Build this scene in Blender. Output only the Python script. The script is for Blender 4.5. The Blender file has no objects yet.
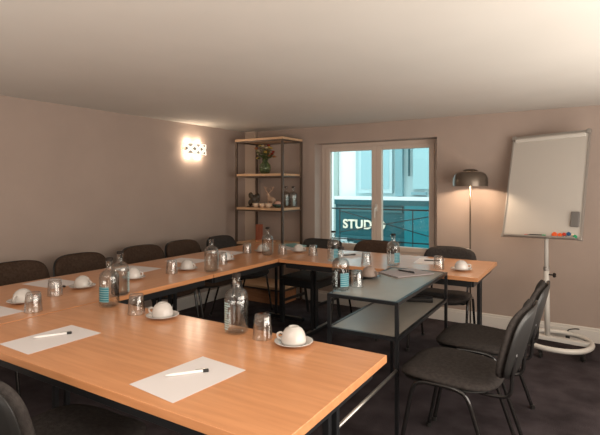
import bpy, bmesh, math, random
from mathutils import Vector, Matrix
PI = math.pi
sc = bpy.context.scene
C = sc.collection
random.seed(7)

# ------------------------------------------------------------------ camera
cam_d = bpy.data.cameras.new('camera'); cam = bpy.data.objects.new('camera', cam_d); C.objects.link(cam)
F = 472.08
cam_d.sensor_width = 36.0; cam_d.sensor_fit = 'HORIZONTAL'; cam_d.lens = 36.0 * F / 600
cam_d.shift_y = -(217.5 - 186.47) / 600
cam_d.clip_start = 0.05; cam_d.clip_end = 200
cam.location = (3.8755, -4.8079, 1.35)
cam.rotation_euler = (PI / 2, 0, 0.567)
sc.camera = cam

# ------------------------------------------------------------------ world, light, exposure
w = bpy.data.worlds.new('sky'); sc.world = w; w.use_nodes = True
bg = w.node_tree.nodes['Background']
bg.inputs['Color'].default_value = (0.80, 0.97, 1.0, 1); bg.inputs['Strength'].default_value = 2.2
sc.view_settings.view_transform = 'Standard'; sc.view_settings.look = 'None'
sc.view_settings.exposure = 0.06; sc.view_settings.gamma = 1.0
sc.view_settings.use_curve_mapping = False

def lamp(name, kind, loc, energy, color, size=0.1, rot=None, **k):
    d = bpy.data.lights.new(name, kind); o = bpy.data.objects.new(name, d); C.objects.link(o)
    o.location = loc; d.energy = energy; d.color = color
    if kind == 'AREA':
        d.shape = 'RECTANGLE'; d.size = size[0]; d.size_y = size[1]
    else: d.shadow_soft_size = size
    if rot: o.rotation_euler = rot
    for a, b in k.items(): setattr(d, a, b)
    return o
WARM = (1.0, 0.925, 0.83)
# overhead lamp near the table, then unseen fill lights added to brighten the room
lamp('ceiling_light_near', 'AREA', (3.0, -4.75, 2.04), 7, WARM, (0.5, 0.5))
lamp('added_fill_rear_down', 'AREA', (2.4, -6.2, 2.04), 24, WARM, (1.6, 1.0))
lamp('added_fill_rear_up', 'AREA', (2.6, -6.0, 0.45), 78, WARM, (3.6, 1.4), (PI, 0, 0))
lamp('added_fill_side_up', 'AREA', (4.75, -3.2, 0.45), 62, WARM, (0.7, 4.4), (PI, 0, 0))
lamp('added_fill_side', 'AREA', (5.1, -3.2, 1.25), 72, WARM, (3.6, 1.2), (PI / 2, 0, PI / 2))

# ------------------------------------------------------------------ materials
def mat(name, col=(0.5, 0.5, 0.5), rough=0.5, metal=0.0, coat=0.0, spec=0.5, trans=0.0, ior=1.45, emit=None, es=0.0, coat_rough=0.05):
    m = bpy.data.materials.new(name); m.use_nodes = True
    b = m.node_tree.nodes['Principled BSDF']
    b.inputs['Base Color'].default_value = (*col, 1); b.inputs['Roughness'].default_value = rough
    b.inputs['Metallic'].default_value = metal; b.inputs['Coat Weight'].default_value = coat
    b.inputs['Coat Roughness'].default_value = coat_rough
    b.inputs['Specular IOR Level'].default_value = spec
    b.inputs['Transmission Weight'].default_value = trans; b.inputs['IOR'].default_value = ior
    if emit: b.inputs['Emission Color'].default_value = (*emit, 1); b.inputs['Emission Strength'].default_value = es
    return m
def noisy(m, c1, c2, scale=8.0, stretch=(1, 1, 1), bump=0.0, detail=4.0, lo=0.35, hi=0.65, coord='Object', bscale=None):
    nt = m.node_tree; N = nt.nodes; L = nt.links; b = N['Principled BSDF']
    tc = N.new('ShaderNodeTexCoord'); mp = N.new('ShaderNodeMapping'); mp.inputs['Scale'].default_value = stretch
    no = N.new('ShaderNodeTexNoise'); no.inputs['Scale'].default_value = scale; no.inputs['Detail'].default_value = detail
    cr = N.new('ShaderNodeValToRGB')
    cr.color_ramp.elements[0].color = (*c1, 1); cr.color_ramp.elements[1].color = (*c2, 1)
    cr.color_ramp.elements[0].position = lo; cr.color_ramp.elements[1].position = hi
    L.new(tc.outputs[coord], mp.inputs[0]); L.new(mp.outputs[0], no.inputs[0]); L.new(no.outputs[0], cr.inputs[0])
    L.new(cr.outputs[0], b.inputs['Base Color'])
    if bump:
        nb = N.new('ShaderNodeTexNoise'); nb.inputs['Scale'].default_value = bscale or scale * 3
        L.new(mp.outputs[0], nb.inputs[0])
        bp = N.new('ShaderNodeBump'); bp.inputs['Strength'].default_value = bump; bp.inputs['Distance'].default_value = 0.01
        L.new(nb.outputs[0], bp.inputs['Height']); L.new(bp.outputs[0], b.inputs['Normal'])
    return m
M = {}
M['wall'] = noisy(mat('wall_paint', rough=0.85), (0.375, 0.296, 0.252), (0.395, 0.312, 0.266), 3, bump=0.04, bscale=60)
M['ceiling'] = noisy(mat('ceiling_paint', rough=0.9), (0.60, 0.57, 0.525), (0.62, 0.59, 0.545), 2)
M['carpet'] = noisy(mat('carpet', rough=0.98, spec=0.1), (0.034, 0.027, 0.029), (0.076, 0.062, 0.067), 5, bump=0.8, bscale=220, lo=0.3, hi=0.7)
M['trim'] = mat('white_trim', (0.68, 0.64, 0.59), 0.45)
M['frame'] = mat('window_paint', (0.60, 0.50, 0.43), 0.4)
M['wood'] = noisy(mat('beech_laminate', rough=0.30, coat=0.45, coat_rough=0.15), (0.60, 0.262, 0.110), (0.69, 0.315, 0.140), 3.0, (1.2, 14, 14), detail=6)
M['edge'] = noisy(mat('beech_edge', rough=0.4, coat=0.15), (0.50, 0.205, 0.085), (0.58, 0.25, 0.105), 5, (1.2, 6, 6))
M['oak'] = noisy(mat('shelf_oak', rough=0.5), (0.55, 0.34, 0.19), (0.66, 0.43, 0.26), 4, (1, 14, 14))
M['crate'] = noisy(mat('crate_wood', rough=0.6), (0.42, 0.19, 0.09), (0.52, 0.26, 0.13), 4, (1, 10, 10))
M['black'] = mat('black_metal', (0.014, 0.015, 0.017), 0.35, 0.0, spec=0.5)
M['tube'] = mat('chair_tube', (0.016, 0.015, 0.015), 0.22, 0.0, coat=0.5)
M['silver'] = mat('brushed_silver', (0.55, 0.53, 0.50), 0.3, 0.9)
M['bronze'] = mat('bronze_metal', (0.10, 0.075, 0.055), 0.35, 0.7)
M['shelfmetal'] = mat('shelf_metal', (0.10, 0.072, 0.055), 0.4, 0.3)
M['sheet'] = noisy(mat('dark_sheet_metal', rough=0.33, metal=0.0, spec=0.5), (0.27, 0.243, 0.21), (0.30, 0.272, 0.235), 6)
M['fabric'] = noisy(mat('charcoal_fabric', rough=0.95, spec=0.15), (0.040, 0.034, 0.032), (0.058, 0.050, 0.046), 60, bump=0.35, bscale=300)
M['fabric_brown'] = noisy(mat('brown_fabric', rough=0.95, spec=0.15), (0.052, 0.032, 0.022), (0.072, 0.046, 0.033), 60, bump=0.35, bscale=300)
M['plastic'] = mat('black_plastic', (0.02, 0.019, 0.018), 0.4)
M['blackwood'] = noisy(mat('black_wood', rough=0.4), (0.012, 0.014, 0.016), (0.022, 0.024, 0.026), 5, (1, 1, 8))
M['paper'] = mat('paper', (0.72, 0.675, 0.665), 0.8)
M['greypaper'] = mat('grey_paper', (0.36, 0.31, 0.31), 0.6)
M['china'] = mat('white_china', (0.62, 0.585, 0.55), 0.22, coat=0.4)
M['stone'] = noisy(mat('grey_stoneware', rough=0.5), (0.24, 0.18, 0.15), (0.30, 0.23, 0.19), 30)
M['darkchina'] = mat('dark_china', (0.03, 0.026, 0.025), 0.3)
M['glass'] = mat('clear_glass', (1, 1, 1), 0.0, trans=1.0, ior=1.45)
M['water'] = mat('water', (1, 1, 1), 0.0, trans=1.0, ior=1.33)
M['green_glass'] = mat('green_glass', (0.35, 0.45, 0.25), 0.05, trans=0.85, ior=1.45)
M['cap'] = mat('bottle_cap', (0.022, 0.015, 0.012), 0.6, spec=0.25)
M['pen_white'] = mat('pen_white', (0.85, 0.82, 0.80), 0.25)
M['white_metal'] = mat('white_metal', (0.66, 0.63, 0.58), 0.35)
M['board'] = mat('whiteboard', (0.53, 0.495, 0.45), 0.35)
M['alu'] = mat('aluminium', (0.42, 0.39, 0.36), 0.35, 0.6)
def thin_glass(name, tint):
    m = bpy.data.materials.new(name); m.use_nodes = True; nt = m.node_tree; N = nt.nodes; L = nt.links
    N.remove(N['Principled BSDF']); t = N.new('ShaderNodeBsdfTransparent'); g = N.new('ShaderNodeBsdfGlossy')
    t.inputs[0].default_value = (*tint, 1); g.inputs['Roughness'].default_value = 0.05
    f = N.new('ShaderNodeLayerWeight'); f.inputs['Blend'].default_value = 0.35; mr = N.new('ShaderNodeMapRange')
    mr.inputs['To Min'].default_value = 0.04; mr.inputs['To Max'].default_value = 0.42
    x = N.new('ShaderNodeMixShader'); L.new(f.outputs['Facing'], mr.inputs[0])
    L.new(mr.outputs[0], x.inputs[0]); L.new(t.outputs[0], x.inputs[1]); L.new(g.outputs[0], x.inputs[2]); L.new(x.outputs[0], N['Material Output'].inputs[0])
    return m
M['thin'] = thin_glass('thin_glass', (0.985, 0.99, 0.985))
M['tumbler'] = thin_glass('tumbler_glass', (0.97, 0.975, 0.97))
for n_ in M['tumbler'].node_tree.nodes:
    if n_.type == 'MAP_RANGE': n_.inputs['To Min'].default_value = 0.08; n_.inputs['To Max'].default_value = 0.85
M['water'] = thin_glass('still_water', (0.93, 0.95, 0.95))
for n_ in M['water'].node_tree.nodes:
    if n_.type == 'MAP_RANGE': n_.inputs['To Min'].default_value = 0.02; n_.inputs['To Max'].default_value = 0.30
def label_mat():
    m = mat('bottle_print', (0.08, 0.36, 0.42), 0.5)
    nt = m.node_tree; N = nt.nodes; L = nt.links; b = N['Principled BSDF']
    tc = N.new('ShaderNodeTexCoord'); sx = N.new('ShaderNodeSeparateXYZ'); L.new(tc.outputs['Object'], sx.inputs[0])
    mu = N.new('ShaderNodeMath'); mu.operation = 'MULTIPLY'; mu.inputs[1].default_value = 1 / 0.0115; L.new(sx.outputs[2], mu.inputs[0])
    fr = N.new('ShaderNodeMath'); fr.operation = 'FRACT'; L.new(mu.outputs[0], fr.inputs[0])
    gt = N.new('ShaderNodeMath'); gt.operation = 'GREATER_THAN'; gt.inputs[1].default_value = 0.78; L.new(fr.outputs[0], gt.inputs[0])
    mx = N.new('ShaderNodeMix'); mx.data_type = 'RGBA'
    mx.inputs[6].default_value = (0.035, 0.20, 0.25, 1); mx.inputs[7].default_value = (0.35, 0.52, 0.54, 1)
    L.new(gt.outputs[0], mx.inputs[0]); L.new(mx.outputs[2], b.inputs['Base Color'])
    return m
M['label'] = label_mat()
M['print'] = mat('pale_print', (0.50, 0.72, 0.74), 0.5)
def pane_mat():
    m = bpy.data.materials.new('window_glass'); m.use_nodes = True; nt = m.node_tree; N = nt.nodes; L = nt.links
    N.remove(N['Principled BSDF']); t = N.new('ShaderNodeBsdfTransparent'); g = N.new('ShaderNodeBsdfGlossy')
    t.inputs[0].default_value = (0.96, 0.99, 0.985, 1); g.inputs['Roughness'].default_value = 0.02
    x = N.new('ShaderNodeMixShader'); x.inputs[0].default_value = 0.05
    L.new(t.outputs[0], x.inputs[1]); L.new(g.outputs[0], x.inputs[2]); L.new(x.outputs[0], N['Material Output'].inputs[0])
    return m
M['pane'] = pane_mat()

# ------------------------------------------------------------------ mesh helpers
def add_box(bm, x0, x1, y0, y1, z0, z1, mx=None):
    mm = Matrix.Translation(((x0 + x1) / 2, (y0 + y1) / 2, (z0 + z1) / 2)) @ Matrix.Diagonal((abs(x1 - x0), abs(y1 - y0), abs(z1 - z0), 1))
    if mx is not None: mm = mx @ mm
    bmesh.ops.create_cube(bm, size=1, matrix=mm)
def catmull(pts, sub=6, closed=False):
    P = [Vector(p) for p in pts]; n = len(P); out = []
    rng = range(n) if closed else range(n - 1)
    for i in rng:
        p0 = P[(i - 1) % n] if (closed or i > 0) else P[0]; p1 = P[i]; p2 = P[(i + 1) % n]
        p3 = P[(i + 2) % n] if (closed or i + 2 < n) else P[-1]
        for k in range(sub):
            t = k / sub
            out.append(0.5 * ((2 * p1) + (-p0 + p2) * t + (2 * p0 - 5 * p1 + 4 * p2 - p3) * t * t + (-p0 + 3 * p1 - 3 * p2 + p3) * t ** 3))
    if not closed: out.append(P[-1])
    return out
def add_tube(bm, pts, r, seg=10, closed=False, ry=None):
    P = [Vector(p) for p in pts]; n = len(P); rings = []; up = None
    rr = r if isinstance(r, (list, tuple)) else [r] * n
    for i in range(n):
        if closed: t = P[(i + 1) % n] - P[i - 1]
        else: t = P[min(i + 1, n - 1)] - P[max(i - 1, 0)]
        t.normalize()
        if up is None:
            a = Vector((0, 0, 1)) if abs(t.z) < 0.9 else Vector((1, 0, 0))
            up = (a - t * a.dot(t)).normalized()
        else:
            up = (up - t * up.dot(t)).normalized()
        s = t.cross(up)
        rings.append([bm.verts.new(P[i] + up * math.cos(2 * PI * k / seg) * (ry or rr[i]) + s * math.sin(2 * PI * k / seg) * rr[i]) for k in range(seg)])
    m = n if closed else n - 1
    for i in range(m):
        A, B = rings[i], rings[(i + 1) % n]
        for k in range(seg): bm.faces.new((A[k], A[(k + 1) % seg], B[(k + 1) % seg], B[k]))
    if not closed:
        bm.faces.new(rings[0][::-1]); bm.faces.new(rings[-1])
def add_lathe(bm, prof, seg=32, mx=None):
    """prof: (r, z) from the outside bottom centre round to wherever it ends; r=0 ends close to a point."""
    rings = []
    for r, z in prof:
        if r < 1e-6: rings.append([bm.verts.new((0, 0, z))])
        else: rings.append([bm.verts.new((r * math.cos(2 * PI * k / seg), r * math.sin(2 * PI * k / seg), z)) for k in range(seg)])
    new = [v for R in rings for v in R]
    for A, B in zip(rings, rings[1:]):
        for k in range(seg):
            k2 = (k + 1) % seg
            if len(A) == 1 and len(B) == 1: continue
            if len(A) == 1: bm.faces.new((A[0], B[k2], B[k]))
            elif len(B) == 1: bm.faces.new((A[k], A[k2], B[0]))
            else: bm.faces.new((A[k], A[k2], B[k2], B[k]))
    if mx is not None: bmesh.ops.transform(bm, matrix=mx, verts=new)
def obj(name, bm, m, parent=None, smooth=False, bevel=0.0, bseg=2, loc=None, fix=True):
    if fix: bmesh.ops.recalc_face_normals(bm, faces=bm.faces)
    me = bpy.data.meshes.new(name); bm.to_mesh(me); bm.free()
    me.materials.append(M[m] if isinstance(m, str) else m)
    o = bpy.data.objects.new(name, me); C.objects.link(o)
    if parent: o.parent = parent
    if loc: o.location = loc
    if smooth:
        for p in me.polygons: p.use_smooth = True
    if bevel:
        b = o.modifiers.new('bevel', 'BEVEL'); b.width = bevel; b.segments = bseg; b.limit_method = 'ANGLE'
        for p in me.polygons: p.use_smooth = True
        wn = o.modifiers.new('wn', 'WEIGHTED_NORMAL')
    return o
def NB(): return bmesh.new()
def box(name, x0, x1, y0, y1, z0, z1, m, parent=None, bevel=0.0, mx=None):
    bm = NB(); add_box(bm, x0, x1, y0, y1, z0, z1, mx); return obj(name, bm, m, parent, bevel=bevel)
def tag(o, label, cat, group=None):
    o['label'] = label; o['category'] = cat
    if group: o['group'] = group
    return o
def thing(name, label, cat, loc=(0, 0, 0), rz=0, group=None):
    o = bpy.data.objects.new(name, None); C.objects.link(o); o.empty_display_size = 0.1
    o.location = loc; o.rotation_euler = (0, 0, rz)
    return tag(o, label, cat, group)
def dup(root, loc, rz, label, group=None):
    kids = {}
    for o in C.objects:
        if o.parent: kids.setdefault(o.parent.name, []).append(o)
    def cp(o, par):
        c = o.copy(); C.objects.link(c); c.parent = par
        for k in kids.get(o.name, []): cp(k, c)
        return c
    r = cp(root, None); r.location = loc; r.rotation_euler = (0, 0, rz); r['label'] = label
    if group: r['group'] = group
    return r
def struct(o): o['kind'] = 'structure'; return o
def auto(o, ang=40):
    for p in o.data.polygons: p.use_smooth = True
    o.data.set_sharp_from_angle(angle=math.radians(ang)); return o

# ------------------------------------------------------------------ room shell
X1, Y0, H = 5.2, -7.2, 2.05
struct(box('floor', -0.2, X1 + .2, Y0 - .2, 0.3, -0.1, 0, 'carpet'))
struct(box('ceiling', -0.2, X1 + .2, Y0 - .2, 0.3, H, H + .12, 'ceiling'))
struct(box('wall_left', -0.2, 0, Y0 - .2, 0.3, 0, H, 'wall'))
struct(box('wall_right', X1, X1 + .2, Y0 - .2, 0.3, 0, H, 'wall'))
struct(box('wall_front', 0, X1, Y0 - .2, Y0, 0, H, 'wall'))
WX0, WX1, WZ0, WZ1 = 1.02, 2.469, 0.60, 1.855
bm = NB()
add_box(bm, 0, WX0, 0, 0.3, 0, H); add_box(bm, WX1, X1, 0, 0.3, 0, H)
add_box(bm, WX0, WX1, 0, 0.3, 0, WZ0); add_box(bm, WX0, WX1, 0, 0.3, WZ1, H)
struct(obj('wall_back', bm, 'wall'))
struct(box('trim_1', 0.0, 0.17, -0.045, 0.0, 0, H, mat('pilaster_lit_tone', (0.50, 0.395, 0.32), 0.8)))  # lighter than the wall: light on its facing is put into the colour
def skirting(name, x0, x1, y0, y1, dx, dy):
    bm = NB(); add_box(bm, x0, x1, y0, y1, 0, 0.105)
    add_box(bm, x0 + (0 if dx >= 0 else 0), x1 - dx, y0 + dy, y1, 0.105, 0.128)
    return struct(obj(name, bm, 'trim', bevel=0.003))
skirting('baseboard_back', 0.17, X1, -0.018, 0, 0, 0.007)
skirting('baseboard_left', 0, 0.018, Y0, -0.045, 0.007, 0)

# window: frame, two sashes, panes, handle
wf = NB(); Y = 0.175
fx0, fx1, fz0, fz1 = WX0, WX1, WZ0, WZ1
add_box(wf, fx0, fx0 + 0.055, Y, Y + .07, fz0, fz1); add_box(wf, fx1 - 0.075, fx1, Y, Y + .07, fz0, fz1)
add_box(wf, fx0 + .055, fx1 - .075, Y, Y + .07, fz1 - .045, fz1); add_box(wf, fx0 + .055, fx1 - .075, Y, Y + .07, fz0, fz0 + .035)
win = obj('window_1', wf, 'frame', bevel=0.004); struct(win)
sx = [(fx0 + .055, 1.735), (1.735, fx1 - .075)]
for i, (a, b) in enumerate(sx):
    bm = NB(); t = 0.060; zb, zt = fz0 + .035, fz1 - .045
    y0, y1 = Y - .012, Y + .045
    add_box(bm, a, a + t, y0, y1, zb, zt); add_box(bm, b - t, b, y0, y1, zb, zt)
    add_box(bm, a + t, b - t, y0, y1, zt - .045, zt); add_box(bm, a + t, b - t, y0, y1, zb, zb + .05)
    s = obj('sash', bm, 'frame', win, bevel=0.004)
    bm = NB(); add_box(bm, a + t, b - t, Y + .015, Y + .021, zb + .05, zt - .045)
    obj('pane', bm, 'pane', s)
bm = NB(); add_box(bm, 1.722, 1.748, Y - .024, Y - .012, 1.07, 1.15); add_tube(bm, [(1.735, Y - .02, 1.11), (1.735, Y - .055, 1.11), (1.735, Y - .06, 1.10), (1.735, Y - .06, 1.0)], 0.008)
obj('window_handle', bm, 'white_metal', win)

# ------------------------------------------------------------------ outside
def paint(n, c, r=0.6): return mat(n, c, r)
teal = paint('teal_paint', (0.003, 0.085, 0.10)); teal_b = paint('bright_teal', (0.0, 0.17, 0.20)); teal_d = paint('dark_teal', (0.012, 0.095, 0.11))
pale = paint('pale_render', (0.42, 0.575, 0.59)); white = paint('white_render', (0.85, 0.9, 0.9)); pale_d = paint('muted_blue', (0.20, 0.38, 0.42))  # last one: darker blue for the pilaster and vent
struct(box('pavement', -14, 16, 0.31, 8, -0.62, -0.5, paint('street_stone', (0.30, 0.33, 0.33))))
hs = thing('townhouse', 'pale blue rendered town house across the street, seen through the window', 'building', (0, 4, -0.5))
def hb(n, x0, x1, y0, y1, z0, z1, m, par=hs): return box(n, x0, x1, y0, y1, z0 + .5, z1 + .5, m, par)
hb('wall', -0.40, 9, 0.05, 3, -0.5, 5.5, pale)
hb('ledge', -0.82, 9, -0.10, 0.05, 1.08, 1.15, white)
hb('pilaster', 0.50, 0.64, -0.05, 0.05, 1.16, 5, pale_d)
hb('downpipe', 0.76, 0.785, -0.06, 0.0, 1.55, 5, teal_d)
f = hb('window', -0.30, 0.42, -0.02, 0.05, 1.22, 3.2, paint('window_surround', (0.50, 0.66, 0.68)))
hb('pane', -0.24, 0.36, -0.03, -0.015, 1.30, 3.1, paint('sky_glass', (0.34, 0.54, 0.58), 0.1), f)
hb('shutter', 0.84, 1.5, -0.02, 0.05, 1.3, 4, paint('pale_shutter', (0.36, 0.58, 0.61)))
hb('vent', 0.82, 1.10, -0.06, 0.05, 1.19, 1.24, pale_d)
nh = thing('white_house', 'bright white house beyond the left end of the teal shop front', 'building', (0, 4.3, -0.5))
box('wall', -12, -0.41, 0.0, 3, 0, 6, paint('bright_white', (0.95, 0.97, 0.97)), nh)  # even near-white colour for the house wall
box('quoin', -1.02, -0.92, -0.06, 0.0, 0, 6, paint('grey_green_stone', (0.42, 0.52, 0.48)), nh)
sf = thing('shop_front', 'teal painted shop front with pale lettering and white ledge above', 'shop front', (0, 3.9, -0.5))
def sb(n, x0, x1, y0, y1, z0, z1, m): return box(n, x0, x1, y0, y1, z0 + .5, z1 + .5, m, sf)
sb('fascia', -0.80, 4, -0.03, 0.14, 0.98, 1.08, teal)
sb('sign_board', -0.80, 0.72, 0.02, 0.14, 0.36, 0.98, teal)
sb('recess_panel', -0.70, 0.66, -0.005, 0.02, 0.84, 0.94, paint('recess_grey', (0.035, 0.13, 0.14)))
sb('side_panel', 0.72, 4, -0.05, 0.14, -0.5, 0.98, teal_b)
sb('shop_window', -0.55, 0.72, 0.06, 0.14, -0.5, 0.30, teal)
sb('sill', -0.80, 0.72, -0.04, 0.14, 0.30, 0.36, teal_d)
for i in range(4): sb('display_card', -0.80 + i * .11, -0.72 + i * .11, 0.0, 0.06, 0.02, 0.22, pale)
cu = bpy.data.curves.new('lettering', 'FONT'); cu.body = 'STUDIO'; cu.size = 0.25; cu.extrude = 0.012; cu.offset = 0.007; cu.space_character = 1.05
cu.materials.append(paint('cream_letters', (0.95, 0.85, 0.68)))
tmp = bpy.data.objects.new('lettering_curve', cu)
lt = bpy.data.objects.new('lettering', bpy.data.meshes.new_from_object(tmp)); bpy.data.objects.remove(tmp); C.objects.link(lt); lt.parent = sf
lt.location = (-0.615, -0.0, 0.50 + .5); lt.rotation_euler = (PI / 2, 0, 0)
rl = thing('balcony_railing', 'thin dark iron railing with crossed bars outside the window', 'railing', (0, 0.45, -0.5))
def bar(n, p, q, r=0.007):
    bm = NB(); add_tube(bm, [p, q], r, 8); return obj(n, bm, 'black', rl, smooth=True)
Z = 0.5
bar('top_rail', (0.3, 0, 1.075 + Z), (3.2, 0, 1.08 + Z), 0.009)
bar('bottom_rail', (0.3, 0, 0.70 + Z), (3.2, 0, 0.70 + Z))
for x in (0.35, 1.12, 2.06, 3.0): bar('post', (x, 0, 0), (x, 0, 1.07 + Z), 0.006)
bar('cross_bar', (1.12, 0.006, 0.78 + Z), (2.45, 0.006, 1.05 + Z), 0.005)
bar('cross_bar', (1.12, -0.006, 1.05 + Z), (2.45, -0.006, 0.74 + Z), 0.005)

# ------------------------------------------------------------------ tables (their grid is turned a touch against the room)
TH = 0.0205
def TF(u, v): return (u * math.cos(TH) - v * math.sin(TH), u * math.sin(TH) + v * math.cos(TH))
TT = 0.740
def make_table(label, loc, rz, L=1.6, D=0.8, FH=.36):
    t = thing('meeting_table', label, 'table', loc, rz, 'beech meeting tables set in a square')
    g = 0.0015
    bm = NB(); add_box(bm, -L / 2 + g, L / 2 - g, -D / 2 + g, D / 2 - g, TT - .028, TT)
    top = obj('tabletop', bm, 'wood', t, bevel=0.002)
    for s in (-1, 1):
        pass
    bm = NB()
    a, b = L / 2 - .05, D / 2 - .05
    for s in (-1, 1):
        add_box(bm, -a, a, s * b - .014, s * b + .014, TT - .075, TT - .029)
        add_box(bm, s * a - .014, s * a + .014, -b, b, TT - .075, TT - .029)
    obj('frame', bm, 'black', t, bevel=0.002)
    for s in (-1, 1):
        x = s * (L / 2 - .075)
        for q in (-1, 1):
            bm = NB(); add_box(bm, x - .012, x + .012, .06 + q * .028 - .011, .06 + q * .028 + .011, 0.04, TT - .03)
            obj('leg', bm, 'black', t, bevel=0.003)
        bm = NB(); add_box(bm, x - .022, x + .022, -FH, FH, 0.008, 0.040)
        ft = obj('foot', bm, 'black', t, bevel=0.004)
        bm = NB(); add_box(bm, x - .013, x + .013, -FH + .02, FH - .02, 0.040, 0.044); obj('foot_strip', bm, 'silver', ft)
        for q in (-1, 1):
            bm = NB(); add_lathe(bm, [(0, 0), (.016, 0), (.016, .01), (0, .01)], 12, Matrix.Translation((x, q * (FH - .03), 0))); obj('glide', bm, 'plastic', ft)
    return t
def tpos(u, v): x, y = TF(u, v); return (x, y, 0)
make_table('beech table nearest the viewer with two white sheets and pens on it', tpos(1.5615 + .8, -3.259 - .36), TH, 1.594, 0.716)
make_table('beech table along the left wall, seating the two nearest brown chair backs', tpos(1.13, -3.19), TH + PI / 2, 1.6, 0.85, .24)
make_table('beech table along the left wall, reaching towards the shelf unit in the corner', tpos(1.13, -1.588), TH + PI / 2, 1.6, 0.85, .24)
make_table('beech table below the window, parallel to the back wall', tpos(1.5615 + .798, -1.195), TH, 1.593, 0.79)

# dark metal side table
mt = thing('side_table', 'dark metal two-tier side table standing in the open middle of the square', 'table', tpos(2.760, -2.104), TH)
LW, LD, TZ = 0.202, 0.494, 0.765
for z, nm in ((TZ, 'tabletop'), (0.583, 'shelf')):
    bm = NB(); add_box(bm, -LW + .012, LW - .012, -LD + .012, LD - .012, z - .008, z - .002); tp = obj(nm, bm, 'sheet', mt)
    bm = NB()
    for s in (-1, 1):
        add_box(bm, s * LW - .009 * (1 + s) , s * LW + .009 * (1 - s), -LD, LD, z - .018, z)
        add_box(bm, -LW + .018, LW - .018, s * LD - .009 * (1 + s), s * LD + .009 * (1 - s), z - .018, z)
    obj('rim', bm, 'black', tp)
for sx_ in (-1, 1):
    for sy in (-1, 1):
        bm = NB(); cx, cy = sx_ * (LW - .009), sy * (LD - .009)
        add_box(bm, cx - .009, cx + .009, cy - .009, cy + .009, 0, TZ - .0185); obj('leg', bm, 'black', mt)
bm = NB(); add_tube(bm, [(LW - .009, -LD - .70, .42), (LW - .009, -LD + .001, .42)], 0.008, 10); obj('steel_rail', bm, 'silver', mt, smooth=True)

# ------------------------------------------------------------------ chairs
def cushion(bm, prof, thick, nx=16, ny=14, w=0.46, h=0.44, power=3.2, bulge=0.012):
    """rounded rectangular pad; prof(u, v) -> centre point and normal for u, v in -1..1"""
    def ring(side):
        vs = {}
        for i in range(nx + 1):
            for j in range(ny + 1):
                a = -1 + 2 * i / nx; b = -1 + 2 * j / ny
                m_ = max(abs(a), abs(b)); 
                if m_ > 0:
                    l = (abs(a) ** power + abs(b) ** power) ** (1 / power); k = m_ / l
                    u, v = a * k, b * k
                else: u = v = 0
                c, n = prof(u, v)
                e = max(0, 1 - m_ ** 6)
                vs[i, j] = bm.verts.new(c + n * side * (thick * (0.35 + 0.65 * e ** 0.5) + bulge * (1 - m_ ** 2)))
        for i in range(nx):
            for j in range(ny):
                q = (vs[i, j], vs[i + 1, j], vs[i + 1, j + 1], vs[i, j + 1])
                bm.faces.new(q if side > 0 else q[::-1])
        return vs
    A = ring(1); B = ring(-1)
    per = [(i, 0) for i in range(nx)] + [(nx, j) for j in range(ny)] + [(i, ny) for i in range(nx, 0, -1)] + [(0, j) for j in range(ny, 0, -1)]
    for k in range(len(per)):
        p, q = per[k], per[(k + 1) % len(per)]
        bm.faces.new((A[p], B[p], B[q], A[q]))
def make_chair(label, fab, loc, rz, group):
    t = thing('conference_chair', label, 'chair', loc, rz, group)
    def seat(u, v):
        y = 0.23 * v; z = 0.452 - 0.02 * max(0, v) ** 3 - 0.012 * (1 - abs(u)) - 0.01 * v * -1
        return Vector((0.235 * u * (1 - 0.04 * -v), y, z)), Vector((0, 0, 1))
    bm = NB(); cushion(bm, seat, 0.018, bulge=0.010); obj('seat', bm, fab, t, smooth=True)
    bm = NB()
    def under(u, v):
        return Vector((0.225 * u, 0.22 * v, 0.428 - 0.01 * max(0, v) ** 3)), Vector((0, 0, 1))
    cushion(bm, under, 0.007, bulge=0); obj('seat_pan', bm, 'plastic', t, smooth=True)
    def back(off, s=1.0):
        def f_(u, v):
            z = 0.652 + 0.158 * v * s
            y = -0.262 - 0.040 * (v + 1) + 0.03 * u * u + off
            n = Vector((-0.10 * u, 1, 0.30)).normalized()
            return Vector((0.232 * u * s * (1 - 0.05 * max(0, v)), y, z)), n
        return f_
    bm = NB(); cushion(bm, back(0), 0.020, bulge=0.009, power=3.9); b = obj('backrest', bm, fab, t, smooth=True)
    bm = NB(); cushion(bm, back(-0.030), 0.007, bulge=0.002, power=3.9); obj('back_shell', bm, 'plastic', b, smooth=True)
    for s in (-1, 1):
        pts = [(s * .228, .205, 0.004), (s * .228, .155, .26), (s * .228, .125, .395), (s * .228, .085, .430), (s * .228, 0.0, .436),
               (s * .228, -.085, .430), (s * .228, -.13, .395), (s * .228, -.175, .26), (s * .228, -.265, 0.004)]
        bm = NB(); add_tube(bm, catmull(pts, 5), 0.0105, 8); lg = obj('leg_frame', bm, 'tube', t, smooth=True)
        for q in (.205, -.265):
            bm = NB(); add_lathe(bm, [(0, 0), (.015, 0), (.014, .022), (0, .022)], 10, Matrix.Translation((s * .228, q, 0))); obj('foot_cap', bm, 'plastic', lg)
        pts = [(s * .13, .10, .412), (s * .14, -.10, .412), (s * .15, -.24, .415), (s * .155, -.290, .44), (s * .155, -.300, .52), (s * .15, -.312, .62)]
        bm = NB(); add_tube(bm, catmull(pts, 5), 0.009, 8); obj('back_support', bm, 'tube', t, smooth=True)
    for y in (.10, -.10):
        bm = NB(); add_tube(bm, [(-.228, y, .425), (-.19, y, .410), (.19, y, .410), (.228, y, .425)], 0.009, 8); obj('cross_rail', bm, 'tube', t, smooth=True)
    return t
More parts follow.
